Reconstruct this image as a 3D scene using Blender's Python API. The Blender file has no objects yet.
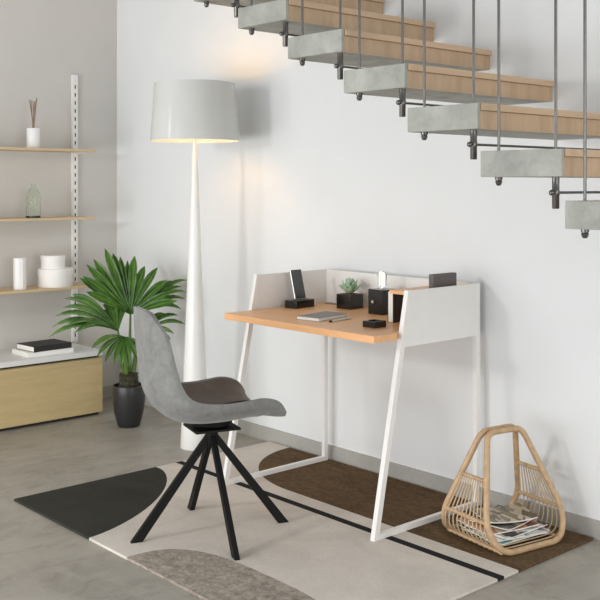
import bpy, bmesh, math, random
from mathutils import Vector, Matrix
random.seed(7)
PI = math.pi
scn = bpy.context.scene
COL = scn.collection

# ------------------------------------------------------------------ materials
def srgb(r, g, b):
    f = lambda c: (c/255/12.92) if c/255 <= 0.04045 else ((c/255+0.055)/1.055)**2.4
    return (f(r), f(g), f(b), 1.0)

class NT:
    def __init__(s, name):
        s.m = bpy.data.materials.new(name); s.m.use_nodes = True
        s.t = s.m.node_tree; s.t.nodes.clear()
        s.out = s.n('ShaderNodeOutputMaterial'); s.b = s.n('ShaderNodeBsdfPrincipled')
        s.l(s.b.outputs[0], s.out.inputs[0])
        s.tc = s.n('ShaderNodeTexCoord')
    def n(s, ty): return s.t.nodes.new(ty)
    def l(s, a, b): s.t.links.new(a, b)
    def coords(s, scale=(1, 1, 1), loc=(0, 0, 0), rot=(0, 0, 0)):
        mp = s.n('ShaderNodeMapping'); s.l(s.tc.outputs['Object'], mp.inputs[0])
        mp.inputs['Scale'].default_value = scale; mp.inputs['Location'].default_value = loc
        mp.inputs['Rotation'].default_value = rot
        return mp.outputs[0]
    def noise(s, vec, scale=5, detail=4, rough=.5, dist=0):
        q = s.n('ShaderNodeTexNoise'); s.l(vec, q.inputs['Vector'])
        q.inputs['Scale'].default_value = scale; q.inputs['Detail'].default_value = detail
        q.inputs['Roughness'].default_value = rough; q.inputs['Distortion'].default_value = dist
        return q.outputs['Fac']
    def ramp(s, fac, stops):
        r = s.n('ShaderNodeValToRGB'); s.l(fac, r.inputs[0])
        els = r.color_ramp.elements
        while len(els) < len(stops): els.new(.5)
        for e, (p, c) in zip(els, stops): e.position = p; e.color = c
        return r.outputs[0]
    def mix(s, fac, a, b, mode='MIX'):
        q = s.n('ShaderNodeMix'); q.data_type = 'RGBA'; q.blend_type = mode
        for sock, v in ((q.inputs[0], fac), (q.inputs[6], a), (q.inputs[7], b)):
            if hasattr(v, 'links') or isinstance(v, bpy.types.NodeSocket): s.l(v, sock)
            else: sock.default_value = v
        return q.outputs[2]
    def math(s, op, a, b=None, c=None):
        q = s.n('ShaderNodeMath'); q.operation = op
        for i, v in enumerate((a, b, c)):
            if v is None: continue
            if isinstance(v, bpy.types.NodeSocket): s.l(v, q.inputs[i])
            else: q.inputs[i].default_value = v
        return q.outputs[0]
    def bump(s, fac, strength=.1, dist=.01):
        q = s.n('ShaderNodeBump'); q.inputs['Strength'].default_value = strength
        q.inputs['Distance'].default_value = dist
        s.l(fac, q.inputs['Height']); s.l(q.outputs[0], s.b.inputs['Normal'])
    def base(s, c, rough=.5, metal=0, spec=.5):
        if isinstance(c, bpy.types.NodeSocket): s.l(c, s.b.inputs['Base Color'])
        else: s.b.inputs['Base Color'].default_value = c
        s.b.inputs['Roughness'].default_value = rough; s.b.inputs['Metallic'].default_value = metal
        s.b.inputs['Specular IOR Level'].default_value = spec
        return s.m

def scale_c(c, k): return (min(c[0]*k, 1), min(c[1]*k, 1), min(c[2]*k, 1), 1)
def plain(name, rgb, rough=.5, metal=0, var=.06, sc=30, bump=0, spec=.5):
    t = NT(name); c = srgb(*rgb); v = t.coords()
    f = t.noise(v, sc, 3)
    col = t.ramp(f, [(.3, scale_c(c, 1-var)), (.7, scale_c(c, 1+var))])
    if bump: t.bump(f, bump, .003)
    return t.base(col, rough, metal, spec)
def wood(name, rgb, stretch, k=.16, rough=.45, sc=1.0):
    """stretch: per-axis scale; small along the grain"""
    t = NT(name); c = srgb(*rgb)
    v = t.coords(stretch); f1 = t.noise(v, 3*sc, 5, .6, .35)
    v2 = t.coords(tuple(q*4 for q in stretch)); f2 = t.noise(v2, 6*sc, 3, .6)
    a = t.ramp(f1, [(.25, scale_c(c, 1-k)), (.5, c), (.75, scale_c(c, 1+k*.9))])
    b = t.ramp(f2, [(.3, (.84, .82, .8, 1)), (.7, (1, 1, 1, 1))])
    col = t.mix(.55, a, b, 'MULTIPLY')
    t.bump(f2, .08, .002)
    return t.base(col, rough)
def concrete(name, rgb, sc=3, k=.16, rough=.55, bump=.06, fine=1.0, spec=.4):
    t = NT(name); c = srgb(*rgb); v = t.coords()
    f1 = t.noise(v, sc, 6, .62, .4); f2 = t.noise(v, sc*9*fine, 4, .6)
    a = t.ramp(f1, [(.28, scale_c(c, 1-k)), (.5, c), (.74, scale_c(c, 1+k))])
    b = t.ramp(f2, [(.3, (.9, .9, .9, 1)), (.65, (1, 1, 1, 1))])
    col = t.mix(.8, a, b, 'MULTIPLY')
    t.bump(f2, bump, .004)
    return t.base(col, rough, 0, spec)

M = {}
# plaster walls
def wallmat(name, rgb):
    t = NT(name); c = srgb(*rgb); v = t.coords()
    f = t.noise(v, 1.5, 5, .6); g = t.noise(v, 90, 3, .6)
    t.bump(g, .05, .002)
    return t.base(t.ramp(f, [(.3, scale_c(c, .97)), (.7, scale_c(c, 1.02))]), .75, 0, .25)
M['wall'] = wallmat('white_plaster', (229, 231, 232))
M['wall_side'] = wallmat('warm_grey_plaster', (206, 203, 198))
def floor_mat():
    t = NT('polished_concrete'); v = t.coords(); c = srgb(164, 158, 148)
    f1 = t.noise(v, 2.2, 8, .68, .9); f2 = t.noise(t.coords((1.6, .7, 1), (3, 1, 0), (0, 0, .5)), 6, 8, .72, 1.2); f3 = t.noise(v, 70, 3, .6)
    a = t.ramp(f1, [(.30, scale_c(c, .80)), (.5, c), (.70, scale_c(c, 1.16))])
    b = t.ramp(f2, [(.36, (.74, .73, .72, 1)), (.52, (1, 1, 1, 1))])
    d = t.ramp(f3, [(.3, (.94, .94, .94, 1)), (.6, (1, 1, 1, 1))])
    col = t.mix(.8, a, b, 'MULTIPLY'); col = t.mix(.8, col, d, 'MULTIPLY')
    t.bump(f3, .03, .002)
    return t.base(col, .42, 0, .35)
M['floor'] = floor_mat()
M['base'] = concrete('skirting_concrete', (176, 174, 168), 4, .08, .6, .04)
M['stair_conc'] = concrete('stair_concrete', (162, 163, 156), 9, .24, .7, .15)
M['stair_wood'] = wood('stair_oak', (188, 162, 132), (7, 7, .9), .16)
M['stair_top'] = wood('stair_top_oak', (196, 170, 140), (8, .7, 8), .14)
M['steel'] = plain('dark_steel', (112, 110, 108), .32, .9, .08, 40)
M['white_metal'] = plain('white_powder_coat', (238, 236, 233), .38, 0, .015, 20)
M['white_lacquer'] = plain('white_lacquer', (236, 235, 232), .22, 0, .01, 8)
M['shade_out'] = plain('lampshade_skin', (206, 207, 204), .14, 0, .01, 8)
M['shade_in'] = plain('lampshade_lining', (236, 226, 212), .8, 0, .02, 20)
M['desk_wood'] = wood('desk_oak', (240, 184, 132), (.7, 8, 8), .10, .4)
M['shelf_wood'] = wood('shelf_oak', (214, 190, 152), (8, .7, 8), .10, .5)
M['front_wood'] = wood('drawer_oak', (206, 184, 136), (9, .55, 9), .12, .5)
M['white_board'] = plain('white_board', (233, 233, 232), .4, 0, .01, 10)
M['dark_gap'] = plain('dark_recess', (48, 45, 42), .7, 0, .05, 20)
M['black_metal'] = plain('black_metal', (12, 12, 13), .55, 0, .1, 60, 0, .25)
M['black_gloss'] = plain('black_gloss', (26, 25, 25), .18, 0, .08, 30)
M['black_matt'] = plain('black_matt', (40, 39, 39), .55, 0, .1, 40)
M['graphite'] = plain('graphite_fabric', (104, 100, 99), .8, 0, .12, 220, .15)
M['paper'] = plain('paper', (236, 233, 226), .75, 0, .03, 120)
M['card'] = plain('white_card', (247, 245, 242), .6, 0, .015, 20)
M['ceramic'] = plain('white_ceramic', (240, 240, 240), .35, 0, .015, 15)
M['reed'] = plain('reed_stick', (150, 128, 112), .7, 0, .15, 60)
M['rattan'] = plain('rattan', (192, 161, 124), .48, 0, .16, 45, .1)
M['rattan_thin'] = plain('rattan_core', (202, 176, 142), .55, 0, .12, 60)
M['pot'] = plain('black_pot', (42, 42, 44), .38, 0, .1, 90, .12)
M['soil'] = plain('brown_soil', (92, 72, 50), .9, 0, .4, 70, .5)
M['fibre'] = plain('palm_fibre', (58, 56, 40), .85, 0, .45, 60, .6)
M['stem'] = plain('palm_stem', (92, 120, 52), .5, 0, .15, 20)
M['succulent'] = plain('succulent_leaf', (168, 196, 166), .5, 0, .12, 40)
M['screen'] = plain('phone_glass', (70, 72, 74), .08, 0, .04, 8)
M['silver'] = plain('silver_metal', (205, 204, 202), .3, .7, .03, 30)
M['pen'] = plain('satin_steel', (214, 212, 206), .45, 0, .03, 30)
M['book_grey'] = plain('grey_cloth_cover', (142, 141, 140), .7, 0, .06, 150)

def glass(name, rgb, rough=.02):
    t = NT(name); v = t.coords(); f = t.noise(v, 12, 2)
    c = srgb(*rgb)
    t.base(t.ramp(f, [(.3, scale_c(c, .98)), (.7, scale_c(c, 1.0))]), rough)
    t.b.inputs['Transmission Weight'].default_value = 1; t.b.inputs['IOR'].default_value = 1.2
    return t.m
M['bottle'] = glass('pale_green_glass', (244, 250, 243))
M['clear'] = glass('clear_glass', (250, 250, 250))
def emit(name, rgb, strength):
    t = NT(name); v = t.coords(); f = t.noise(v, 3, 1); c = srgb(*rgb)
    col = t.ramp(f, [(.3, scale_c(c, .98)), (.7, c)])
    t.base(c, .5); t.l(col, t.b.inputs['Emission Color']); t.b.inputs['Emission Strength'].default_value = strength
    return t.m
M['bulb'] = emit('warm_bulb', (255, 206, 138), 130)
M['bulb_top'] = emit('warm_bulb_top', (255, 206, 138), 250)
M['filament'] = emit('warm_filament', (255, 248, 238), 1.5)

def velvet(name, rgb):
    t = NT(name); c = srgb(*rgb); v = t.coords()
    f1 = t.noise(v, 22, 6, .7, .8); f2 = t.noise(v, 260, 2, .6)
    col = t.ramp(f1, [(.3, scale_c(c, .78)), (.7, scale_c(c, 1.18))])
    t.bump(f2, .15, .001)
    t.b.inputs['Sheen Weight'].default_value = .25; t.b.inputs['Sheen Roughness'].default_value = .4
    return t.base(col, .85, 0, .2)
M['velvet'] = velvet('grey_velvet', (128, 128, 126))
M['velvet_in'] = velvet('taupe_velvet', (104, 93, 85))
M['seam'] = plain('dark_piping', (34, 30, 28), .8, 0, .1, 60)

def leaf_mat():
    t = NT('palm_leaf'); v = t.coords(); f = t.noise(v, 9, 4, .6); g = t.noise(v, 60, 2)
    col = t.ramp(f, [(.32, srgb(34, 66, 20)), (.52, srgb(62, 104, 34)), (.74, srgb(112, 148, 64))])
    t.bump(g, .1, .002)
    t.b.inputs['Subsurface Weight'].default_value = 0
    return t.base(col, .38, 0, .5)
M['leaf'] = leaf_mat()
M['leaf_lit_ridge'] = plain('palm_leaf_lit_ridge', (106, 142, 62), .4, 0, .12, 20)  # lighter green paints in the light caught along each leaflet's folded ridge

def rug_mat():
    t = NT('patterned_rug')
    sep = t.n('ShaderNodeSeparateXYZ'); t.l(t.tc.outputs['Object'], sep.inputs[0])
    x, y = sep.outputs[0], sep.outputs[1]           # object origin sits at the world origin
    v = t.coords()
    pile = t.noise(t.coords((.35, 1, 1)), 260, 4, .75); mott = t.noise(t.coords((.55, 1.3, 1)), 12, 7, .75, .5); cloud = t.noise(v, 3.5, 5, .65, .6)
    grain = t.noise(v, 55, 6, .8, .4)
    def two(rgb, lo, hi, f): c = srgb(*rgb); return t.ramp(f, [(.32, scale_c(c, lo)), (.68, scale_c(c, hi))])
    beige = two((215, 207, 197), .88, 1.08, cloud)
    char = two((61, 61, 56), .86, 1.14, cloud)
    taupe = t.mix(.8, two((172, 162, 151), .55, 1.35, grain), t.ramp(t.noise(t.coords((1, 1.6, 1)), 16, 6, .75, .6), [(.36, (.66, .65, .64, 1)), (.6, (1.08, 1.06, 1.04, 1))]), 'MULTIPLY')
    brown = two((102, 84, 64), .60, 1.45, grain)
    brown = t.mix(.7, brown, t.ramp(mott, [(.34, (.58, .60, .64, 1)), (.62, (1.12, 1.06, .98, 1))]), 'MULTIPLY')
    def sup(dx, dy, a, b, p):
        q = t.math('ADD', t.math('POWER', t.math('DIVIDE', dx, a), p), t.math('POWER', t.math('DIVIDE', dy, b), p))
        return t.math('LESS_THAN', q, 1.0)
    mx = lambda q: t.math('MAXIMUM', q, 0.0)
    # charcoal corner
    m1 = sup(mx(t.math('SUBTRACT', x, -3.78)), mx(t.math('SUBTRACT', y, -1.397)), .57, .69, 1.5)
    m2 = sup(t.math('ABSOLUTE', t.math('SUBTRACT', x, -2.5)), mx(t.math('SUBTRACT', y, -1.40)), .455, .263, 3.0)
    m3 = sup(mx(t.math('SUBTRACT', -3.15, x)), mx(t.math('SUBTRACT', -.02, y)), .51, .465, 2.0)
    m4 = t.math('LESS_THAN', t.math('ABSOLUTE', t.math('SUBTRACT', y, -.58)), .018)
    col = t.mix(m1, beige, char); col = t.mix(m2, col, taupe); col = t.mix(m3, col, brown)
    col = t.mix(m4, col, srgb(44, 44, 44))
    col = t.mix(.6, col, t.ramp(pile, [(.34, (.80, .80, .80, 1)), (.64, (1.04, 1.04, 1.04, 1))]), 'MULTIPLY')
    t.bump(grain, .35, .003)
    return t.base(col, .95, 0, .1)
M['rug'] = rug_mat()

def cover_mat(name, cols, scale=9, rot=.4):
    t = NT(name); v = t.coords((1, 2.6, 1), (.13, .2, 0), (0, 0, rot))
    b = t.n('ShaderNodeTexVoronoi'); b.distance = 'CHEBYCHEV'; t.l(v, b.inputs['Vector']); b.inputs['Scale'].default_value = scale
    sp = t.n('ShaderNodeSeparateColor'); t.l(b.outputs['Color'], sp.inputs[0])
    r = t.n('ShaderNodeValToRGB'); r.color_ramp.interpolation = 'CONSTANT'; t.l(sp.outputs[0], r.inputs[0])
    els = r.color_ramp.elements
    while len(els) < len(cols): els.new(.5)
    for i, (e, c) in enumerate(zip(els, cols)): e.position = i/len(cols); e.color = srgb(*c)
    ln = t.n('ShaderNodeTexBrick'); t.l(t.coords((1, 1, 1), (0, 0, 0), (0, 0, rot*.2)), ln.inputs['Vector'])
    return t.base(r.outputs[0], .35)

# ------------------------------------------------------------------ mesh helpers
def obj(name, bm, mat, parent=None, smooth=False, mats=None, angle=None):
    bmesh.ops.recalc_face_normals(bm, faces=bm.faces[:])
    me = bpy.data.meshes.new(name); bm.to_mesh(me); bm.free()
    for m in (mats or [mat]): me.materials.append(m)
    if smooth:
        me.polygons.foreach_set('use_smooth', [True]*len(me.polygons))
        try: me.set_sharp_from_angle(angle=math.radians(angle or 40))
        except Exception: pass
    o = bpy.data.objects.new(name, me); COL.objects.link(o)
    if parent: o.parent = parent
    return o
def empty(name, loc=(0, 0, 0), rz=0):
    o = bpy.data.objects.new(name, None); COL.objects.link(o)
    o.location = loc; o.rotation_euler = (0, 0, rz); o.empty_display_size = .05
    return o
def tag(o, label, cat, group=None):
    o['label'] = label; o['category'] = cat
    if group: o['group'] = group
    return o
def struct(o, label=None, cat=None):
    o['kind'] = 'structure'
    if label: o['label'] = label; o['category'] = cat
    return o
def box(bm, x0, x1, y0, y1, z0, z1, bev=0, seg=2, mat=0):
    r = bmesh.ops.create_cube(bm, size=1)
    for v in r['verts']:
        v.co = Vector(((x0+x1)/2+v.co.x*(x1-x0), (y0+y1)/2+v.co.y*(y1-y0), (z0+z1)/2+v.co.z*(z1-z0)))
    fs = set(f for v in r['verts'] for f in v.link_faces)
    for f in fs: f.material_index = mat
    if bev:
        es = list(set(e for v in r['verts'] for e in v.link_edges))
        bmesh.ops.bevel(bm, geom=es, offset=bev, segments=seg, affect='EDGES', profile=.6)
    return bm
def B(*a, **k): return box(bmesh.new(), *a, **k)
def prism(bm, pts, axis, a, b, bev=0):
    """polygon pts in the two other axes, extruded a..b along axis ('x','y','z')"""
    def mk(p, q):
        return {'x': (q, p[0], p[1]), 'y': (p[0], q, p[1]), 'z': (p[0], p[1], q)}[axis]
    va = [bm.verts.new(mk(p, a)) for p in pts]; vb = [bm.verts.new(mk(p, b)) for p in pts]
    n = len(pts); fs = [bm.faces.new(va), bm.faces.new(vb[::-1])]
    for i in range(n): fs.append(bm.faces.new((va[i], vb[i], vb[(i+1) % n], va[(i+1) % n])))
    bmesh.ops.recalc_face_normals(bm, faces=fs)
    if bev:
        bmesh.ops.bevel(bm, geom=list(set(e for f in fs for e in f.edges)), offset=bev, segments=2, affect='EDGES', profile=.6)
    return bm
def lathe(bm, prof, seg=48, cx=0, cy=0, cap0=True, cap1=True):
    rings = []
    for r, z in prof:
        if r < 1e-6: rings.append([bm.verts.new((cx, cy, z))])
        else: rings.append([bm.verts.new((cx+r*math.cos(2*PI*i/seg), cy+r*math.sin(2*PI*i/seg), z)) for i in range(seg)])
    for a, b in zip(rings, rings[1:]):
        if len(a) == 1 and len(b) == 1: continue
        for i in range(seg):
            j = (i+1) % seg
            if len(a) == 1: bm.faces.new((a[0], b[i], b[j]))
            elif len(b) == 1: bm.faces.new((a[i], b[0], a[j]))
            else: bm.faces.new((a[i], b[i], b[j], a[j]))
    if cap0 and len(rings[0]) > 1: bm.faces.new(rings[0][::-1])
    if cap1 and len(rings[-1]) > 1: bm.faces.new(rings[-1])
    return bm
def frames(pts, closed=False):
    n = len(pts); T = []
    for i in range(n):
        if closed: d = pts[(i+1) % n]-pts[i-1]
        else: d = pts[min(i+1, n-1)]-pts[max(i-1, 0)]
        T.append(d.normalized())
    up = Vector((0, 0, 1)) if abs(T[0].z) < .9 else Vector((1, 0, 0))
    N = [(up-T[0]*up.dot(T[0])).normalized()]
    for i in range(1, n):
        q = N[-1]-T[i]*N[-1].dot(T[i]); N.append(q.normalized())
    return T, N
def tube(bm, pts, r, seg=8, closed=False, cap=True):
    pts = [Vector(p) for p in pts]; n = len(pts)
    rad = r if callable(r) else (lambda i: r)
    T, N = frames(pts, closed); rings = []
    for i in range(n):
        b = T[i].cross(N[i])
        rings.append([bm.verts.new(pts[i]+(N[i]*math.cos(2*PI*k/seg)+b*math.sin(2*PI*k/seg))*rad(i)) for k in range(seg)])
    m = n if closed else n-1
    for i in range(m):
        a, c = rings[i], rings[(i+1) % n]
        off = 0
        if closed and i == n-1:
            off = min(range(seg), key=lambda o: sum((a[k].co-c[(k+o) % seg].co).length for k in range(seg)))
        for k in range(seg):
            bm.faces.new((a[k], a[(k+1) % seg], c[(k+1+off) % seg], c[(k+off) % seg]))
    if cap and not closed: bm.faces.new(rings[0][::-1]); bm.faces.new(rings[-1])
    return bm
def bar(bm, p, q, wx, wy, side=None, bev=0):
    """square-section bar from p to q; wx along side vector"""
    p, q = Vector(p), Vector(q); d = (q-p).normalized()
    s = Vector(side) if side else Vector((1, 0, 0)); s = (s-d*s.dot(d)).normalized(); u = d.cross(s)
    vs = []
    for c in (p, q):
        for a, b in ((-1, -1), (1, -1), (1, 1), (-1, 1)): vs.append(bm.verts.new(c+s*a*wx/2+u*b*wy/2))
    fs = [bm.faces.new(vs[0:4][::-1]), bm.faces.new(vs[4:8])]
    for i in range(4): fs.append(bm.faces.new((vs[i], vs[(i+1) % 4], vs[4+(i+1) % 4], vs[4+i])))
    if bev: bmesh.ops.bevel(bm, geom=list(set(e for f in fs for e in f.edges)), offset=bev, segments=2, affect='EDGES')
    return bm
def smooth_path(pts, n=6, closed=False):
    pts = [Vector(p) for p in pts]; out = []; N = len(pts)
    rng = range(N) if closed else range(N-1)
    for i in rng:
        if closed: p0, p1, p2, p3 = pts[i-1], pts[i], pts[(i+1) % N], pts[(i+2) % N]
        else: p0, p1, p2, p3 = pts[max(i-1, 0)], pts[i], pts[i+1], pts[min(i+2, N-1)]
        for k in range(n):
            t = k/n
            out.append(.5*((2*p1)+(p2-p0)*t+(2*p0-5*p1+4*p2-p3)*t*t+(3*p1-p0-3*p2+p3)*t**3))
    if not closed: out.append(pts[-1])
    return out
def fillet(pts, rads, n=6, closed=True):
    """polyline with rounded corners (in 3-D)"""
    pts = [Vector(p) for p in pts]; out = []; N = len(pts)
    for i in range(N):
        if not closed and i in (0, N-1): out.append(pts[i]); continue
        a, b, c = pts[i-1], pts[i], pts[(i+1) % N]; r = rads[i]
        u = (a-b); v = (c-b); r = min(r, u.length*.49, v.length*.49)
        p, q = b+u.normalized()*r, b+v.normalized()*r
        for k in range(n+1):
            t = k/n; out.append(p*(1-t)**2+b*2*t*(1-t)+q*t*t)
    return out

# ------------------------------------------------------------------ room shell
XW = -5.304
def slab(name, mat, *a):
    return struct(obj(name, B(*a), mat))
slab('floor', M['floor'], XW-.1, 3.0, -4.6, .1, -.1, 0)
slab('wall_back', M['wall'], XW-.1, 3.0, 0, .1, 0, 3.0)
slab('wall_left', M['wall_side'], XW-.1, XW, -4.6, 0, 0, 3.0)
slab('baseboard_back', M['base'], XW+.012, 3.0, -.012, 0, 0, .068)
slab('baseboard_left', M['base'], XW, XW+.012, -4.6, 0, 0, .068)

# ------------------------------------------------------------------ rug
rug = obj('rug', B(-3.816, -1.984, -1.397, -.027, 0, .010, bev=.003), M['rug'])
tag(rug, 'large beige rug with charcoal corner, brown and taupe shapes and a black stripe', 'rug')

# ------------------------------------------------------------------ staircase
TX, TZ, SX, SZ, TW, TH, YF = -2.1633, 1.4659, .2944, -.1465, .2835, .0784, -.836
S0 = Vector((TX+SX*3, 0, TZ+SZ*3))
stair = empty('staircase', S0)
tag(stair, 'floating staircase of concrete and oak treads hung on thin steel rods', 'staircase')
NB = 8
for k in range(0, 9):
    x0 = TX+SX*(k-5)-S0.x; z0 = TZ+SZ*(k-5)-S0.z; x1 = x0+TW; z1 = z0+TH
    bm = bmesh.new()
    box(bm, x0, x1-.012, YF+.014, -.001, z0, z1-.022)
    tr = obj('tread', bm, M['stair_conc'], stair)
    obj('concrete_end', B(x0, x1, YF, YF+.014, z0, z1, bev=.002), M['stair_conc'], tr)
    obj('riser_board', B(x1-.012, x1-.003, YF+.015, -.001, z0, z1-.023), M['stair_wood'], tr)
    obj('top_board', B(x0, x1+.006, YF+.015, -.001, z1-.022, z1, bev=.0015), M['stair_top'], tr)
    # rods through the concrete end
    rx, ry = x0+.041, -.80
    bm = bmesh.new(); tube(bm, [(rx, ry, z0-.002), (rx, ry, z0+.95)], .0045, 10)
    rod = obj('hanging_rod', bm, M['steel'], stair, True)
    bm = bmesh.new(); lathe(bm, [(.005, z0-.026), (.0085, z0-.022), (.011, z0-.014), (.0095, z0-.012), (.0095, z0-.009), (.0115, z0-.008), (.0115, z0), ], 14, rx, ry)
    obj('cap_nut', bm, M['steel'], rod, True)
    tx = x0+.2405
    bm = bmesh.new(); tube(bm, [(tx, ry, z0), (tx, ry, z0+.95)], .0045, 10)
    rod2 = obj('hanging_rod', bm, M['steel'], stair, True)
    bm = bmesh.new(); lathe(bm, [(.009, z0-.092), (.0105, z0-.090), (.0105, z0-.055), (.0112, z0-.054), (.0112, z0-.038), (.0105, z0-.037), (.0105, z0)], 16, tx, ry)
    obj('spacer_tube', bm, M['steel'], rod2, True)
    bm = bmesh.new(); tube(bm, [(tx, ry-.022, z0-.046), (tx, -.001, z0-.046)], .004, 8)
    tie = obj('tie_bar', bm, M['steel'], rod2, True)
    bm = bmesh.new(); bmesh.ops.create_uvsphere(bm, u_segments=12, v_segments=8, radius=.0085, matrix=Matrix.Translation((tx, ry-.02, z0-.046)))
    obj('ball_knob', bm, M['steel'], rod2, True)

# ------------------------------------------------------------------ floor lamp
lamp = empty('floor_lamp', (-4.006, -.349, 0))
tag(lamp, 'tall white floor lamp with slender conical stand and lit drum shade', 'lamp')
bm = bmesh.new()
prof = [(.0001, 0), (.070, 0), (.072, .003)] + [(.0715-.0405*z, z) for z in (.1, .3, .6, .9, 1.2, 1.4, 1.5)] + [(.008, 1.56), (.008, 1.63), (.0001, 1.63)]
lathe(bm, prof, 40); obj('stand', bm, M['white_lacquer'], lamp, True)
bm = bmesh.new()
def shade_prof(d): return [(.219-d, 1.513), (.199-d, 1.797)]
o_, i_ = shade_prof(0), shade_prof(.003)
seg = 96
lathe(bm, [o_[0], o_[1]], seg, cap0=False, cap1=False)
sh = obj('lamp_shade', bm, M['shade_out'], lamp, True, angle=80)
bm = bmesh.new()
lathe(bm, [(.219, 1.513), (.216, 1.5132), (.196, 1.7968), (.199, 1.797)], seg, cap0=False, cap1=False)
obj('shade_lining', bm, M['shade_in'], sh, True)
bm = bmesh.new()
for a in range(3):
    th = a*2*PI/3+.3; tube(bm, [(0, 0, 1.60), (.2095*math.cos(th), .2095*math.sin(th), 1.595)], .002, 6)
obj('shade_spider', bm, M['white_metal'], sh, True)
for bz, bm_, br in ((1.664, 'bulb', .013), (1.730, 'bulb_top', .013)):
    bm = bmesh.new(); bmesh.ops.create_uvsphere(bm, u_segments=20, v_segments=14, radius=br, matrix=Matrix.Translation((0, 0, bz)))
    obj('light_bulb', bm, M[bm_], lamp, True)
bm = bmesh.new(); tube(bm, [(0, 0, 1.60), (0, 0, 1.735)], .005, 10); obj('bulb_holder', bm, M['white_metal'], lamp, True)

# ------------------------------------------------------------------ desk
DXL, DXR = -3.3686, -2.487
desk = empty('desk', (0, 0, .010)); ZD = -.010
desk.location = (-2.93, -.35, .010); OX, OY, OZ = 2.93, .35, -.010
tag(desk, 'white metal desk with oak top, raised side panels and slanted legs', 'desk')
def T(x, y, z): return (x+OX, y+OY, z+OZ)
TP, PZ0, PZ1, PY0, PY1, FY = .75, .6936, .9024, -.4712, -.0422, -.655
def slant(z): return FY+(PY0-FY)*(z/PZ1)
# top: full width in front of the legs, narrower between the side panels
pts = [(DXL, -.656), (DXR, -.656), (DXR, -.530), (DXR-.024, -.530), (DXR-.024, -.054), (DXL+.001, -.054)]
bm = bmesh.new(); prism(bm, [(p[0]+OX, p[1]+OY) for p in pts], 'z', .7237+OZ, TP+OZ, bev=.0015)
top = obj('desk_top', bm, M['desk_wood'], desk)
bm = bmesh.new(); box(bm, DXL+.035+OX, DXL+.115+OX, -.105+OY, -.065+OY, TP+OZ, TP+.002+OZ, bev=.001)
obj('cable_grommet', bm, plain('grommet', (150, 122, 98), .5), top)
w = .020
for xa, nm in ((DXL-.025+w/2, 'left'), (DXR-w/2, 'right')):
    bm = bmesh.new()
    pr = [(FY, .010), (FY+.026, .010), (slant(PZ1)+.024, PZ1), (PY0, PZ1)]
    prism(bm, [(p[0]+OY, p[1]+OZ) for p in pr], 'x', xa-w/2+OX, xa+w/2+OX, bev=.0015)
    obj('front_leg', bm, M['white_metal'], desk)
    bm = bmesh.new(); box(bm, xa-w/2+OX, xa+w/2+OX, PY1-.022+OY, PY1+OY, .010+OZ, PZ1+OZ, bev=.0015)
    obj('back_leg', bm, M['white_metal'], desk)
    bm = bmesh.new(); box(bm, xa-w/2+OX, xa+w/2+OX, FY+.024+OY, PY1-.0215+OY, .010+OZ, .030+OZ, bev=.0015)
    obj('floor_bar', bm, M['white_metal'], desk)
    bm = bmesh.new()
    po = [(slant(PZ0)+.020, PZ0), (PY1-.021, PZ0), (PY1-.021, PZ1-.001), (slant(PZ1)+.022, PZ1-.001)]
    sx = (xa+w/2-.008, xa+w/2-.001) if nm == 'right' else (xa-w/2+.001, xa-w/2+.008)
    if nm == 'left': sx = (xa+.001, xa+w/2-.002)
    prism(bm, [(p[0]+OY, p[1]+OZ) for p in po], 'x', sx[0]+OX, sx[1]+OX)
    obj('side_panel', bm, M['white_metal'], desk)
bm = bmesh.new(); box(bm, DXL-.025+w+OX, DXR-w+OX, PY1-.012+OY, PY1-.002+OY, PZ0+.002+OZ, PZ1-.001+OZ, bev=.001)
obj('back_panel', bm, M['white_metal'], desk)
SHX = -2.645
bm = bmesh.new(); box(bm, SHX+OX, DXR-w+OX, -.405+OY, -.056+OY, .874+OZ, .888+OZ, bev=.001)
obj('side_shelf', bm, M['desk_wood'], desk)

# ------------------------------------------------------------------ things on the desk
def rb(name, parent, mat, hw, hd, z0, z1, bev=.002):
    return obj(name, B(-hw, hw, -hd, hd, z0, z1, bev=bev), mat, parent)
TT = TP
# phone dock + phone
dk = empty('phone_dock', (-3.306, -.280, TT), math.radians(98))
tag(dk, 'black block phone dock at the left end of the desk top', 'phone dock')
rb('dock_body', dk, M['black_gloss'], .062, .034, 0, .034)
obj('dock_slot', B(-.045, .045, -.010, .004, .0335, .0355, bev=.0005), M['black_matt'], dk)
ph = empty('smartphone', (-3.296, -.286, TT+.0357), math.radians(94))
tag(ph, 'silver edged smartphone leaning upright in the black dock', 'phone')
def lean(bm, ang): bmesh.ops.rotate(bm, verts=bm.verts[:], cent=(0, 0, 0), matrix=Matrix.Rotation(ang, 3, 'X')); return bm
obj('phone_body', lean(B(-.034, .034, -.004, .005, 0.0035, .135, bev=.003), math.radians(-14)), M['silver'], ph)
obj('screen', lean(B(-.0325, .0325, -.0052, -.0038, .005, .133, bev=.0004), math.radians(-14)), M['screen'], ph)
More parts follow.
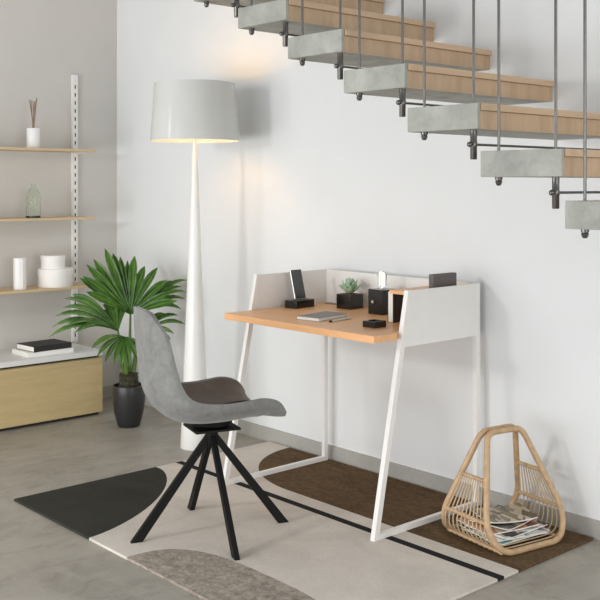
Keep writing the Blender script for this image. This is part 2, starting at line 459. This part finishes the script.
# succulent
pl = empty('succulent_pot', (-3.130, -.140, TT), math.radians(2))
tag(pl, 'small pale green succulent in a glossy black cube pot', 'plant')
bm = bmesh.new(); box(bm, -.042, .042, -.042, .042, 0, .0635, bev=.002); rp = obj('pot', bm, M['black_gloss'], pl)
obj('pot_soil', B(-.037, .037, -.037, .037, .0615, .0645, bev=.001), M['soil'], pl)
for i in range(26):
    ring = 0 if i < 6 else (1 if i < 15 else 2); az = i*2.4
    el = math.radians([76, 54, 30][ring]); L = [.062, .064, .060][ring]
    d = Vector((math.cos(az)*math.cos(el), math.sin(az)*math.cos(el), math.sin(el)))
    s = d.cross(Vector((0, 0, 1))).normalized(); u = s.cross(d)
    bm = bmesh.new(); prof = [(0, .35), (.3, .9), (.6, 1), (.85, .6), (1, .05)]
    rings = []
    for t, wd in prof:
        c = Vector((0, 0, .063))+d*L*t+Vector((0, 0, .012*t*t))
        rings.append([bm.verts.new(c+s*math.cos(q*PI/3)*wd*.0115+u*math.sin(q*PI/3)*wd*.004) for q in range(6)])
    for a, b in zip(rings, rings[1:]):
        for q in range(6): bm.faces.new((a[q], a[(q+1) % 6], b[(q+1) % 6], b[q]))
    bm.faces.new(rings[0][::-1]); bm.faces.new(rings[-1])
    obj('leaf', bm, M['succulent'], pl, True, angle=80)
# cube lamp
cl = empty('cube_lamp', (-2.906, -.168, TT), math.radians(0))
tag(cl, 'black cube table lamp with bare looped bulb on top', 'lamp')
rb('lamp_base', cl, M['black_gloss'], .043, .042, 0, .105)
bm = bmesh.new(); bmesh.ops.create_uvsphere(bm, u_segments=14, v_segments=10, radius=.0075, matrix=Matrix.Translation((-.012, -.045, .052))); obj('switch_knob', bm, M['silver'], cl, True)
bm = bmesh.new(); lathe(bm, [(.012, .105), (.012, .110), (.009, .112)], 20); obj('socket', bm, M['white_metal'], cl, True)
bm = bmesh.new(); lathe(bm, [(.008, .112), (.0185, .124), (.0185, .166), (.013, .176), (.0001, .180)], 24); obj('bulb_glass', bm, M['clear'], cl, True)
bm = bmesh.new()
for a in (-1, 1): tube(bm, fillet([(a*.0026, 0, .113), (a*.0026, 0, .172), (a*.0120, 0, .172), (a*.0120, 0, .121)], [.0, .0046, .0046, 0], 5, False), .0016, 8)
obj('bulb_filament', bm, M['filament'], cl, True)
# upright book under the side shelf
bk = empty('book', (-2.694, -.303, TT), 0)
tag(bk, 'black hardback book standing upright at the right end of the desk', 'book')
bm = bmesh.new(); box(bm, .0125, .0155, -.043, .043, 0, .1235, bev=.0008); box(bm, -.0155, -.0125, -.043, .043, 0, .1235, bev=.0008); box(bm, -.0125, .0125, .0405, .043, 0, .1235)
obj('cover', bm, M['black_matt'], bk)
obj('pages', B(-.0123, .0123, -.0418, .0403, .002, .1215), M['paper'], bk)
# black mini tray
mt = empty('paperweight', (-2.655, -.478, TT), math.radians(2))
tag(mt, 'small square black block with hollow top near the desk front', 'desk accessory')
bm = bmesh.new(); box(bm, -.032, .032, -.032, .032, 0, .016, bev=.001)
for s in ((-.032, .032, -.032, -.020), (-.032, .032, .020, .032), (-.032, -.020, -.0199, .0199), (.020, .032, -.0199, .0199)): box(bm, *s, .0161, .024, bev=.001)
obj('block', bm, M['black_gloss'], mt)
# notebook + pen
nb = empty('notebook', (-2.972, -.455, TT), math.radians(10))
tag(nb, 'closed grey covered notebook lying flat on the desk top', 'notebook')
obj('pages', B(-.055, .055, -.096, .096, .0016, .0125), M['paper'], nb)
obj('cover', B(-.057, .057, -.098, .098, .0125, .0145, bev=.0006), M['book_grey'], nb)
obj('back_cover', B(-.057, .057, -.098, .098, 0, .0016, bev=.0005), M['book_grey'], nb)
pn = empty('pen', (-2.866, -.452, TT+.0046), math.radians(98))
tag(pn, 'slim silver pen with black tip lying beside the notebook', 'pen')
bm = bmesh.new(); tube(bm, [(-.062, 0, 0), (.066, 0, 0)], .0046, 12); obj('barrel', bm, M['pen'], pn, True)
bm = bmesh.new(); tube(bm, [(-.076, 0, 0), (-.074, 0, 0), (-.0622, 0, 0)], lambda i: (.002, .0034, .0044)[i], 12); obj('pen_tip', bm, M['black_gloss'], pn, True)
# speaker
sp = empty('speaker', (-2.548, -.200, .888), math.radians(0))
tag(sp, 'dark grey fabric block standing on the raised side shelf of the desk', 'speaker')
rb('speaker_body', sp, M['graphite'], .012, .071, .003, .058, .002)
obj('foot', B(-.010, .010, -.066, .066, 0, .0035), M['black_matt'], sp)

# ------------------------------------------------------------------ chair
CH = empty('swivel_chair', (-2.962, -1.026, .010), 0)
tag(CH, 'grey velvet shell chair on black four-legged swivel base at desk', 'chair')
fwd = Vector((.30, .954, 0)).normalized(); rgt = Vector((fwd.y, -fwd.x, 0))
def cp(u, v, z): return fwd*u+rgt*v+Vector((0, 0, z-.010))
prof = [(-.262, .852), (-.262, .790), (-.256, .715), (-.244, .640), (-.227, .572), (-.196, .520), (-.148, .487), (-.080, .473), (.00, .471), (.065, .475), (.110, .478), (.150, .476), (.180, .466)]
wid = [.142, .172, .184, .192, .200, .210, .219, .226, .231, .234, .233, .229, .222]
wing = [.020, .042, .052, .057, .060, .060, .060, .059, .058, .059, .060, .046, .012]
cuts = [(Vector((p[0], 0, p[1]))) for p in prof]
def resample(vals, n):
    out = []
    for i in range(len(vals)-1):
        a, b, c, d = vals[max(i-1, 0)], vals[i], vals[i+1], vals[min(i+2, len(vals)-1)]
        for k in range(n):
            t = k/n; out.append(.5*(2*b+(c-a)*t+(2*a-5*b+4*c-d)*t*t+(3*b-a-3*c+d)*t**3))
    out.append(vals[-1]); return out
NS = 5
PU = resample([p[0] for p in prof], NS); PZ = resample([p[1] for p in prof], NS)
WD = resample(wid, NS); WG = resample(wing, NS)
nP = len(PU); NV = 24
def shell_pt(i, v, off=0.0):
    a, b = max(i-1, 0), min(i+1, nP-1)
    tu, tz = PU[b]-PU[a], PZ[b]-PZ[a]; L = math.hypot(tu, tz)
    nu, nz = -tz/L, tu/L                    # inner normal: forward on the back, up on the seat
    h = WG[i]*abs(v)**2.2+off
    w = WD[i]*v*(1-.06*abs(v)**3)
    # front edge: sides reach further forward than the middle; back top corners rounded down
    u, z = PU[i]+nu*h, PZ[i]+nz*h
    if i > nP-16: u += .028*(abs(v)**2)*((i-(nP-16))/15)
    if i < 8: z -= .034*abs(v)**5*(1-i/8)
    return cp(u, w, z)
def shell(v0, v1, i0, i1, off, th, nv=NV):
    bm = bmesh.new(); G = [[], []]
    for s, o in enumerate((off, 0.0)):
        for i in range(i0, i1): G[s].append([bm.verts.new(shell_pt(i, v0+(v1-v0)*k/nv, o if s == 0 else off-th(i, v0+(v1-v0)*k/nv))) for k in range(nv+1)])
    n = i1-i0
    for s in (0, 1):
        for i in range(n-1):
            for k in range(nv): bm.faces.new((G[s][i][k], G[s][i][k+1], G[s][i+1][k+1], G[s][i+1][k]))
    for i in range(n-1):
        for k in (0, nv): bm.faces.new((G[0][i][k], G[0][i+1][k], G[1][i+1][k], G[1][i][k]))
    for k in range(nv):
        for i in (0, n-1): bm.faces.new((G[0][i][k], G[0][i][k+1], G[1][i][k+1], G[1][i][k]))
    bmesh.ops.recalc_face_normals(bm, faces=bm.faces[:])
    return bm
so = obj('seat_shell', shell(-1, 1, 0, nP, .0, lambda i, v: (.020+.024*min(1, max(0, (i-12)/20)))*(1-.35*abs(v)**3)*(1 if i < nP-8 else 1-.45*(i-nP+8)/7)), M['velvet'], CH, True, angle=60)
md = so.modifiers.new('bevel', 'BEVEL'); md.width = .008; md.segments = 3; md.limit_method = 'ANGLE'; md.angle_limit = math.radians(50)
pad = obj('seat_pad', shell(-.94, .94, 27, nP-1, .003, lambda i, v: .002), M['velvet_in'], CH, True, angle=60); pad['label'] = 'taupe seat pad'
bm = bmesh.new(); tube(bm, [shell_pt(i, 0, .0045) for i in range(16, nP-1)], .0030, 6); obj('seam', bm, M['seam'], CH, True)
# base
a0 = math.atan2(.94, .34)
bm = bmesh.new()
lathe(bm, [(.055, .408-.01), (.075, .414-.01), (.08, .436-.01)], 24); obj('swivel_mount', bm, M['black_metal'], CH, True)
bm = bmesh.new(); box(bm, -.078, .078, -.086, .086, .396-.01, .404-.01, bev=.001)
bmesh.ops.rotate(bm, verts=bm.verts[:], cent=(0, 0, 0), matrix=Matrix.Rotation(math.atan2(-.30, .954), 3, 'Z')); obj('mount_plate', bm, M['black_metal'], CH)
bm = bmesh.new(); lathe(bm, [(.020, .318), (.023, .322), (.023, .386)], 20); obj('hub', bm, M['black_metal'], CH, True)
for q in range(4):
    a = a0+q*PI/2; d = Vector((math.cos(a), math.sin(a), 0)); s = Vector((-d.y, d.x, 0))
    bm = bmesh.new()
    p0, p1 = d*.012+Vector((0, 0, .356)), d*.283+Vector((0, 0, .0))
    ax = (p1-p0).normalized(); n_ = s.cross(ax)
    vs = []
    ht = .0095
    for base_, zc in ((p0, None), (p1, 0.0)):
        hr = .0115 if zc is None else .0165
        for aa, bb in ((-1, -1), (1, -1), (1, 1), (-1, 1)):
            pt = base_+s*aa*ht+n_*bb*hr
            if zc is not None: pt = pt+ax*((zc-pt.z)/ax.z)
            vs.append(bm.verts.new(pt))
    bm.faces.new(vs[0:4][::-1]); bm.faces.new(vs[4:8])
    for i in range(4): bm.faces.new((vs[i], vs[(i+1) % 4], vs[4+(i+1) % 4], vs[4+i]))
    obj('leg', bm, M['black_metal'], CH)

# ------------------------------------------------------------------ rattan basket and magazines
BX, BY, BR = -2.2158, -.2663, -.1763
bs = empty('magazine_basket', (BX, BY, .010), BR)
tag(bs, 'open rattan magazine basket with tall looped handle on the rug', 'basket')
ba, bb_, bH, bS, bAB = .184, .0823, .403, .152, .142
def hw(z): return ba+(bb_-ba)*max(0, z-.095)/(bH-.095)
def offx(z): return .0125+(bS-.0125)*(1-z/bH)**1.1
RL = .0112
for sgn in (1, -1):
    pts = []
    c = [(-bb_, bH), (-ba, .085), (-ba+.018, .012), (ba-.018, .012), (ba, .085), (bb_, bH)]
    c = [(-bb_, bH-RL), (-ba-.004, .095), (-bAB, RL), (bAB, RL), (ba+.004, .095), (bb_, bH-RL)]
    P = [Vector((sgn*offx(z)+.012*(1-z/bH), u, z)) for u, z in c]
    path = fillet(P, [.035, .06, .055, .055, .06, .035], 8, True)
    bm = bmesh.new(); tube(bm, path, RL, 10, closed=True)
    obj('loop_frame', bm, M['rattan'], bs, True)
def cross(z, sd, wrap=True, inset=.0):
    u = sd*(hw(z)-inset); n = 40; x = offx(z)
    bm = bmesh.new(); pts = [(-x+2*x*i/n+.012*(1-z/bH), u, z) for i in range(n+1)]
    tube(bm, pts, (lambda i: .0062+(.0022 if (i//2) % 2 else 0)) if wrap else .0065, 8)
    return bm
ZR1, ZR2 = .238, .110
for sd in (-1, 1):
    obj('top_rail', cross(ZR1, sd), M['rattan'], bs, True)
    obj('middle_rail', cross(ZR2, sd), M['rattan'], bs, True)
    bm = bmesh.new(); n = 44; x = offx(.02)
    tube(bm, [(-x+2*x*i/n+.011, sd*.140, .014) for i in range(n+1)], lambda i: .0055+(.002 if (i//2) % 2 else 0), 8)
    obj('base_rail', bm, M['rattan'], bs, True)
NSP = 11
for i in range(NSP):
    f = -1+2*(i+.5)/NSP
    prf = [(-hw(ZR1), ZR1), (-hw(ZR2), ZR2), (-ba+.002, .075), (-ba+.020, .036), (-bAB+.020, .021), (0, .019), (bAB-.020, .021), (ba-.020, .036), (ba-.002, .075), (hw(ZR2), ZR2), (hw(ZR1), ZR1)]
    P = [Vector((f*(offx(z)-.004)+.012*(1-z/bH), u, z)) for u, z in prf]
    bm = bmesh.new(); tube(bm, smooth_path(P, 4), .0025, 6)
    obj('spoke', bm, M['rattan_thin'], bs, True)
mags = [
    ('white magazine with teal cover strip at bottom of the basket stack', [(236, 234, 230), (120, 170, 168), (225, 228, 228), (200, 205, 206)], .10, .125, .006, 3, (0.012, .012), 8),
    ('pale grey magazine second from bottom in the rattan basket', [(214, 214, 212), (238, 236, 232), (150, 152, 152), (96, 96, 98)], .10, .125, .006, -7, (.016, -.004), 10),
    ('white magazine with black print under the orange one', [(238, 236, 232), (60, 58, 56), (225, 224, 220), (190, 188, 184)], .096, .12, .006, 9, (.010, .016), 13),
    ('magazine with orange and red cover in middle of basket', [(186, 120, 86), (206, 160, 130), (116, 60, 46), (222, 208, 190)], .094, .118, .006, -4, (-.008, -.012), 7),
    ('dark covered magazine lying just below the topmost one', [(86, 76, 64), (158, 140, 108), (206, 198, 184), (48, 44, 40)], .084, .104, .006, 16, (-.004, .012), 9),
    ('topmost curled magazine with mustard and grey pages in basket', [(134, 116, 78), (186, 174, 146), (98, 84, 60), (206, 198, 182)], .080, .100, .006, -18, (-.012, .020), 16),
]
zc = .0330
for i, (lab, cols, mw, ml, mh, rot, (dx, dy), sc) in enumerate(mags):
    bow = (0, 0, 0, .004, .006, .010)[i]
    c, s = math.cos(BR), math.sin(BR)
    o = empty('magazine', (BX+c*dx-s*dy, BY+s*dx+c*dy, zc), BR+math.radians(rot))
    tag(o, lab, 'magazine', 'magazines in the rattan basket')
    def sheet(z0, z1, w, l, bow):
        bm = bmesh.new(); n = 14; G = []
        for k in range(n+1):
            v = -l+2*l*k/n; zz = bow*(abs(v)/l)**2*(1 if v > 0 else .6)
            G.append([bm.verts.new((x, v, zz+z)) for x, z in ((-w, z0), (w, z0), (w, z1), (-w, z1))])
        for k in range(n):
            for q in range(4): bm.faces.new((G[k][q], G[k][(q+1) % 4], G[k+1][(q+1) % 4], G[k+1][q]))
        bm.faces.new(G[0][::-1]); bm.faces.new(G[-1]); return bm
    obj('pages', sheet(0, mh-.0012, mw*.985, ml*.985, bow), M['paper'], o)
    obj('cover', sheet(mh-.0011, mh, mw, ml, bow), cover_mat('magazine_cover_%d' % i, cols, sc, .2*i), o)
    zc += mh+.0012+(.001 if i < 3 else .0035)

# ------------------------------------------------------------------ left wall: cabinet, rail, shelves
CXF, CYE = -4.92, -.328
cb = empty('low_cabinet', (-5.05, -1.2, 0))
tag(cb, 'long low oak fronted cabinet with white top by the left wall', 'cabinet')
def L(x, y, z): return (x+5.05, y+1.2, z)
def lb(x0, x1, y0, y1, z0, z1, bev=0): return B(x0+5.05, x1+5.05, y0+1.2, y1+1.2, z0, z1, bev=bev)
obj('carcass', lb(XW+.014, CXF-.020, -2.2, CYE-.004, .034, .324), M['front_wood'], cb)
obj('plinth', lb(XW+.03, CXF-.026, -2.18, CYE-.012, 0, .034), M['dark_gap'], cb)
obj('finger_gap', lb(XW+.02, CXF-.025, -2.19, CYE-.012, .324, .336), M['dark_gap'], cb)
obj('drawer_front', lb(CXF-.0195, CXF, -2.2, CYE, .018, .323, bev=.001), M['front_wood'], cb)
obj('cabinet_top', lb(XW+.001, CXF, -2.2, CYE+.001, .336, .364, bev=.0015), M['white_board'], cb)
# wall rail with slots
rl = empty('shelf_rail', (XW, -.298, .365))
tag(rl, 'white slotted wall rail carrying the oak shelves', 'shelf rail')
bm = bmesh.new(); h = 1.949-.365; d = .022; wv = .0165
box(bm, .0005, .004, -wv, wv, 0, h)                      # back web
box(bm, .004, d, -wv, -wv+.002, 0, h); box(bm, .004, d, wv-.002, wv, 0, h)
box(bm, d-.0015, d, -wv+.002, -.0040, 0, h); box(bm, d-.0015, d, .0040, wv-.002, 0, h)
pitch = .0475; n = int(h/pitch)
z = 0
for i in range(n+1):
    z0 = h-.035-i*pitch
    box(bm, d-.0015, d, -.0045, .0045, max(z0-.026, 0), z0)
box(bm, d-.0015, d, -.0045, .0045, h-.034, h)
obj('rail_channel', bm, M['white_metal'], rl)
obj('slot_shade_strip', B(.004, .006, -wv+.003, wv-.003, .001, h-.001), M['dark_gap'], rl)  # dark strip colours in the shade seen through the rail slots
SXF = -5.05
for z1, lab in ((1.500, 'top oak shelf holding the reed diffuser'), (1.112, 'middle oak shelf holding the green glass bottle'), (.719, 'lowest oak shelf holding the round white boxes')):
    s = empty('wall_shelf', (-5.16, -1.0, z1))
    tag(s, lab+' on left wall', 'shelf', 'oak shelves on the left wall')
    obj('board', B(XW+.0235+5.16, SXF+5.16, -1.2, 1.0-.292, -.014, 0, bev=.003), M['shelf_wood'], s)
    obj('bracket', B(XW+.0225+5.16, -5.14+5.16, .684, .690, -.020, -.0141), M['white_metal'], s)
# diffuser
df = empty('reed_diffuser', (-5.13, -.645, 1.5001)); tag(df, 'white reed diffuser with brown sticks on the top shelf', 'diffuser')
bm = bmesh.new(); lathe(bm, [(.0001, 0), (.034, 0), (.036, .003), (.036, .108), (.034, .112), (.012, .113), (.012, .098), (.0001, .098)], 32); obj('vessel', bm, M['ceramic'], df, True)
for i in range(9):
    a = i*2.4; r0, r1 = .006, .016+.018*random.random()
    bm = bmesh.new(); tube(bm, [(r0*math.cos(a+2), r0*math.sin(a+2), .1), (r1*math.cos(a), r1*math.sin(a),   .262+.022*random.random())], .0023, 6)
    obj('reed', bm, M['reed'], df, True)
# bottle
bt = empty('glass_bottle', (-5.13, -.645, 1.1121)); tag(bt, 'pale green glass bottle with dark base on the middle shelf', 'bottle')
bm = bmesh.new()
lathe(bm, [(.0001, .012), (.038, .012), (.040, .016), (.040, .115), (.036, .140), (.022, .160), (.013, .172), (.0125, .186), (.014, .187), (.014, .192), (.0105, .192), (.0105, .172), (.020, .156), (.034, .137), (.0375, .115), (.0375, .018), (.0001, .016)], 40)
obj('glass', bm, M['bottle'], bt, True)
bm = bmesh.new(); lathe(bm, [(.0001, 0), (.040, 0), (.040, .0118), (.0001, .0118)], 40); obj('base', bm, M['black_gloss'], bt, True)
# faceted vase
vs_ = empty('vase', (-5.13, -.725, .7191)); tag(vs_, 'tall white faceted vase left of the round boxes', 'vase')
bm = bmesh.new(); lathe(bm, [(.0001, 0), (.034, 0), (.035, .002), (.035, .172), (.031, .173), (.031, .06), (.0001, .06)], 10); obj('vessel', bm, M['ceramic'], vs_)
# boxes
def rbox(name, loc, r, h, lid, lab):
    o = empty(name, loc); tag(o, lab, 'box', 'round white boxes')
    bm = bmesh.new(); lathe(bm, [(.0001, 0), (r-.003, 0), (r-.002, .002), (r-.002, h-lid*.6), (.0001, h-lid*.6)], 56); obj('tub', bm, M['card'], o, True)
    bm = bmesh.new(); lathe(bm, [(r-.0018, h-lid), (r, h-lid), (r, h-.003), (r-.003, h), (.0001, h)], 56, cap0=False); obj('lid', bm, M['card'], o, True)
rbox('round_box', (-5.15, -.500, .7191), .098, .103, .034, 'large round white lidded box under the smaller one')
rbox('round_box', (-5.148, -.515, .8222), .069, .075, .024, 'small round white lidded box on top of larger one')
# books on cabinet
def book(loc, rz, hx, hy, h, cov, lab):
    o = empty('book', loc, rz); tag(o, lab, 'book', 'books on the cabinet')
    bm = B(-hx, hx, -hy, hy, h-.0025, h, bev=.0006); box(bm, -hx, hx, -hy, hy, 0, .0025, bev=.0006); box(bm, hx-.0025, hx, -hy, hy, .0026, h-.0026)
    obj('cover', bm, cov, o)
    obj('pages', B(-hx+.003, hx-.0027, -hy+.003, hy-.003, .0026, h-.0026), M['paper'], o)
    return o
b1 = book((-5.06, -.625, .3641), math.radians(0), .100, .136, .026, M['card'], 'white book lying under the black book on the cabinet')
b2 = book((-5.055, -.618, .3902), math.radians(4), .092, .118, .030, M['black_matt'], 'black book lying on top of the white one')

# ------------------------------------------------------------------ palm
PX, PY = -4.596, -.359
pa = empty('potted_palm', (PX, PY, 0)); tag(pa, 'green fan palm in a matt black pot beside the cabinet', 'plant')
bm = bmesh.new()
lathe(bm, [(.0001, 0), (.056, 0), (.060, .006), (.077, .070), (.086, .132), (.0895, .175), (.0885, .208), (.085, .221), (.080, .221), (.079, .192), (.0001, .192)], 48)
obj('pot', bm, M['pot'], pa, True, angle=35)
bm = bmesh.new(); lathe(bm, [(.0795, .193), (.06, .212), (.03, .217), (.0001, .218)], 32, cap0=False)
for v in bm.verts: v.co.z += random.uniform(-.003, .004)
obj('soil', bm, M['soil'], pa, True)
bm = bmesh.new()
lathe(bm, [(.048, .208), (.053, .230), (.047, .246), (.052, .258), (.045, .272), (.048, .284), (.02, .289), (.0001, .289)], 28, cap0=False)
for v in bm.verts: v.co += Vector((random.uniform(-.005, .005), random.uniform(-.005, .005), random.uniform(-.004, .004)))
obj('fibre_collar', bm, M['fibre'], pa, True)
VR = Vector((.667, .745, 0)); VD = Vector((-.745, .667, 0))      # across and into the room
def pp(px, py, d=0.0): return VR*((px-128.7)/185.5)+Vector((0, 0, (425.8-py)/185.5))+VD*d
def leaflet(bm, a, b, wd, nrm, droop, n=9):
    a, b = Vector(a), Vector(b); d = b-a; L = d.length
    side = d.cross(nrm).normalized(); nn = side.cross(d).normalized(); G = []
    for i in range(n+1):
        t = i/n
        w_ = wd*(.16+.84*math.sin(PI*min(1, t**.85*.62+.0))**1.0 if t < .75 else 0)
        w_ = wd*max(.02, (.13+.87*min(1, t/.6)**1.0) * (1-max(0, (t-.62)/.38)**2.8))
        c = a+d*t+Vector((0, 0, droop*L*(4*t*(1-t))*.25 - 0))
        fold = nn*w_*.55
        G.append([bm.verts.new(c+side*w_*.5+fold), bm.verts.new(c+side*w_*.12+fold*.24), bm.verts.new(c), bm.verts.new(c-side*w_*.12+fold*.24), bm.verts.new(c-side*w_*.5+fold)])
    for i in range(n):
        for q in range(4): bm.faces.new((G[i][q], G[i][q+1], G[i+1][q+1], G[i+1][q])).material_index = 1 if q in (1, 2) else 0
def frond(ctr, tips, wd, nrm, stem_from, droop=.25):
    bm = bmesh.new(); c = pp(*ctr)
    for tpt in tips:
        px, py, dd = tpt[:3]
        tip = pp(px, py, dd); leaflet(bm, c, tip, wd*(tpt[3] if len(tpt) > 3 else 1), nrm, droop)
    fr = obj('frond', bm, None, pa, True, mats=[M['leaf'], M['leaf_lit_ridge']], angle=25)
    so = fr.modifiers.new('t', 'SOLIDIFY'); so.thickness = .0012
    s0 = Vector(stem_from); mid = (s0+c)/2+Vector((0, 0, .02))+(c-s0).cross(Vector((0, 0, 1)))*.05
    bm = bmesh.new(); P = smooth_path([s0, mid, c], 6); tube(bm, P, lambda i: .0115-.007*i/len(P), 8)
    obj('frond_stalk', bm, M['stem'], fr, True)
toward = -VD+Vector((0, 0, .35))
frond((131, 314, -.02), [(104, 249, .02), (111, 254, .05), (118, 258, .06, .8), (94, 259, -.02), (88, 264, -.04), (82, 277, -.06), (86, 275, -.08), (90, 290, -.10), (133, 257, .05), (143, 267, .05), (157, 268, .02), (167, 280, 0), (178, 300, -.05), (125, 262, .07, .7), (174, 291, -.04, .8)], .046, toward.normalized(), (0.0, .005, .24), .10)
frond((122, 328, -.12), [(58, 332, -.20), (61, 322, -.20), (63, 312, -.18), (70, 304, -.16), (70, 296, -.13), (76, 293, -.1), (76, 320, -.24), (85, 326, -.26), (92, 322, -.28), (100, 310, -.05), (104, 304, -.02), (112, 300, 0), (118, 303, .02), (126, 308, .0)], .032, (-VD*.7+Vector((0, 0, .8))).normalized(), (-.014, -.012, .24), .5)
frond((129, 334, -.12), [(101, 341, -.25), (106, 349, -.24), (113, 355, -.22), (121, 358, -.2), (128, 362, -.2), (136, 362, -.2), (145, 356, -.2), (150, 350, -.15)], .028, (-VD+Vector((0, 0, .7))).normalized(), (.006, -.014, .24), .5)
frond((140, 316, .06), [(184, 283, .15), (180, 289, .10), (185, 293, .05), (184, 300, .04), (181, 310, .02), (170, 285, .2), (160, 296, .2), (168, 306, -.04), (156, 330, -.06)], .030, (-VD*.7+Vector((0, 0, .8))).normalized(), (.014, .008, .24), .5)
frond((140, 336, .05), [(176, 318, .1), (184, 326, .06), (174, 334, .0), (171, 340, .0), (165, 348, .0), (155, 352, .0), (162, 316, .1)], .030, (-VD*.7+Vector((0, 0, .8))).normalized(), (.010, .014, .24), .5)

# ------------------------------------------------------------------ light
w = bpy.data.worlds.new('daylight'); scn.world = w; w.use_nodes = True
bg = w.node_tree.nodes['Background']; bg.inputs[0].default_value = (.93, .97, 1.0, 1); bg.inputs[1].default_value = .455
def area(name, loc, tgt, sx, sy, power, col):
    l = bpy.data.lights.new(name, 'AREA'); l.shape = 'RECTANGLE'; l.size = sx; l.size_y = sy; l.energy = power; l.color = col
    o = bpy.data.objects.new(name, l); COL.objects.link(o); o.location = loc
    o.rotation_euler = (Vector(tgt)-Vector(loc)).to_track_quat('-Z', 'Y').to_euler()
    return o
area('front_fill_light', (-2.9, -4.5, .62), (-2.9, 0, .6), 4.4, 1.15, 88, (.985, .992, 1))  # added low fill from the front, brightens the wall under the desk
area('side_fill_light', (2.3, -1.7, 1.35), (-3, -.9, .9), 2.6, 2.4, 78, (1, .985, .955))  # added fill from the right, brightens the desk panel and stair risers
area('high_window_light', (-3.35, -4.2, 1.75), (-3.6, 0, 1.3), .32, .32, 26, (1, .985, .96))

area('left_window_light', (-5.02, -4.5, 1.85), (-4.0, -.35, 1.5), .32, 1.1, 8, (1, .99, .97))

# ------------------------------------------------------------------ camera
cam = bpy.data.cameras.new('camera'); co = bpy.data.objects.new('camera', cam); COL.objects.link(co)
co.location = (0, -3.2413, 1.2954); co.rotation_euler = (PI/2, 0, .8401)
cam.sensor_width = 36; cam.sensor_fit = 'HORIZONTAL'; cam.lens = 993.85/600*36; cam.shift_y = -(300-184.99)/600; cam.clip_start = .05
scn.camera = co
scn.view_settings.view_transform = 'Standard'; scn.view_settings.look = 'None'; scn.view_settings.gamma = 1
scn.view_settings.exposure = 0.07
try: scn.view_settings.use_curve_mapping = False
except Exception: pass
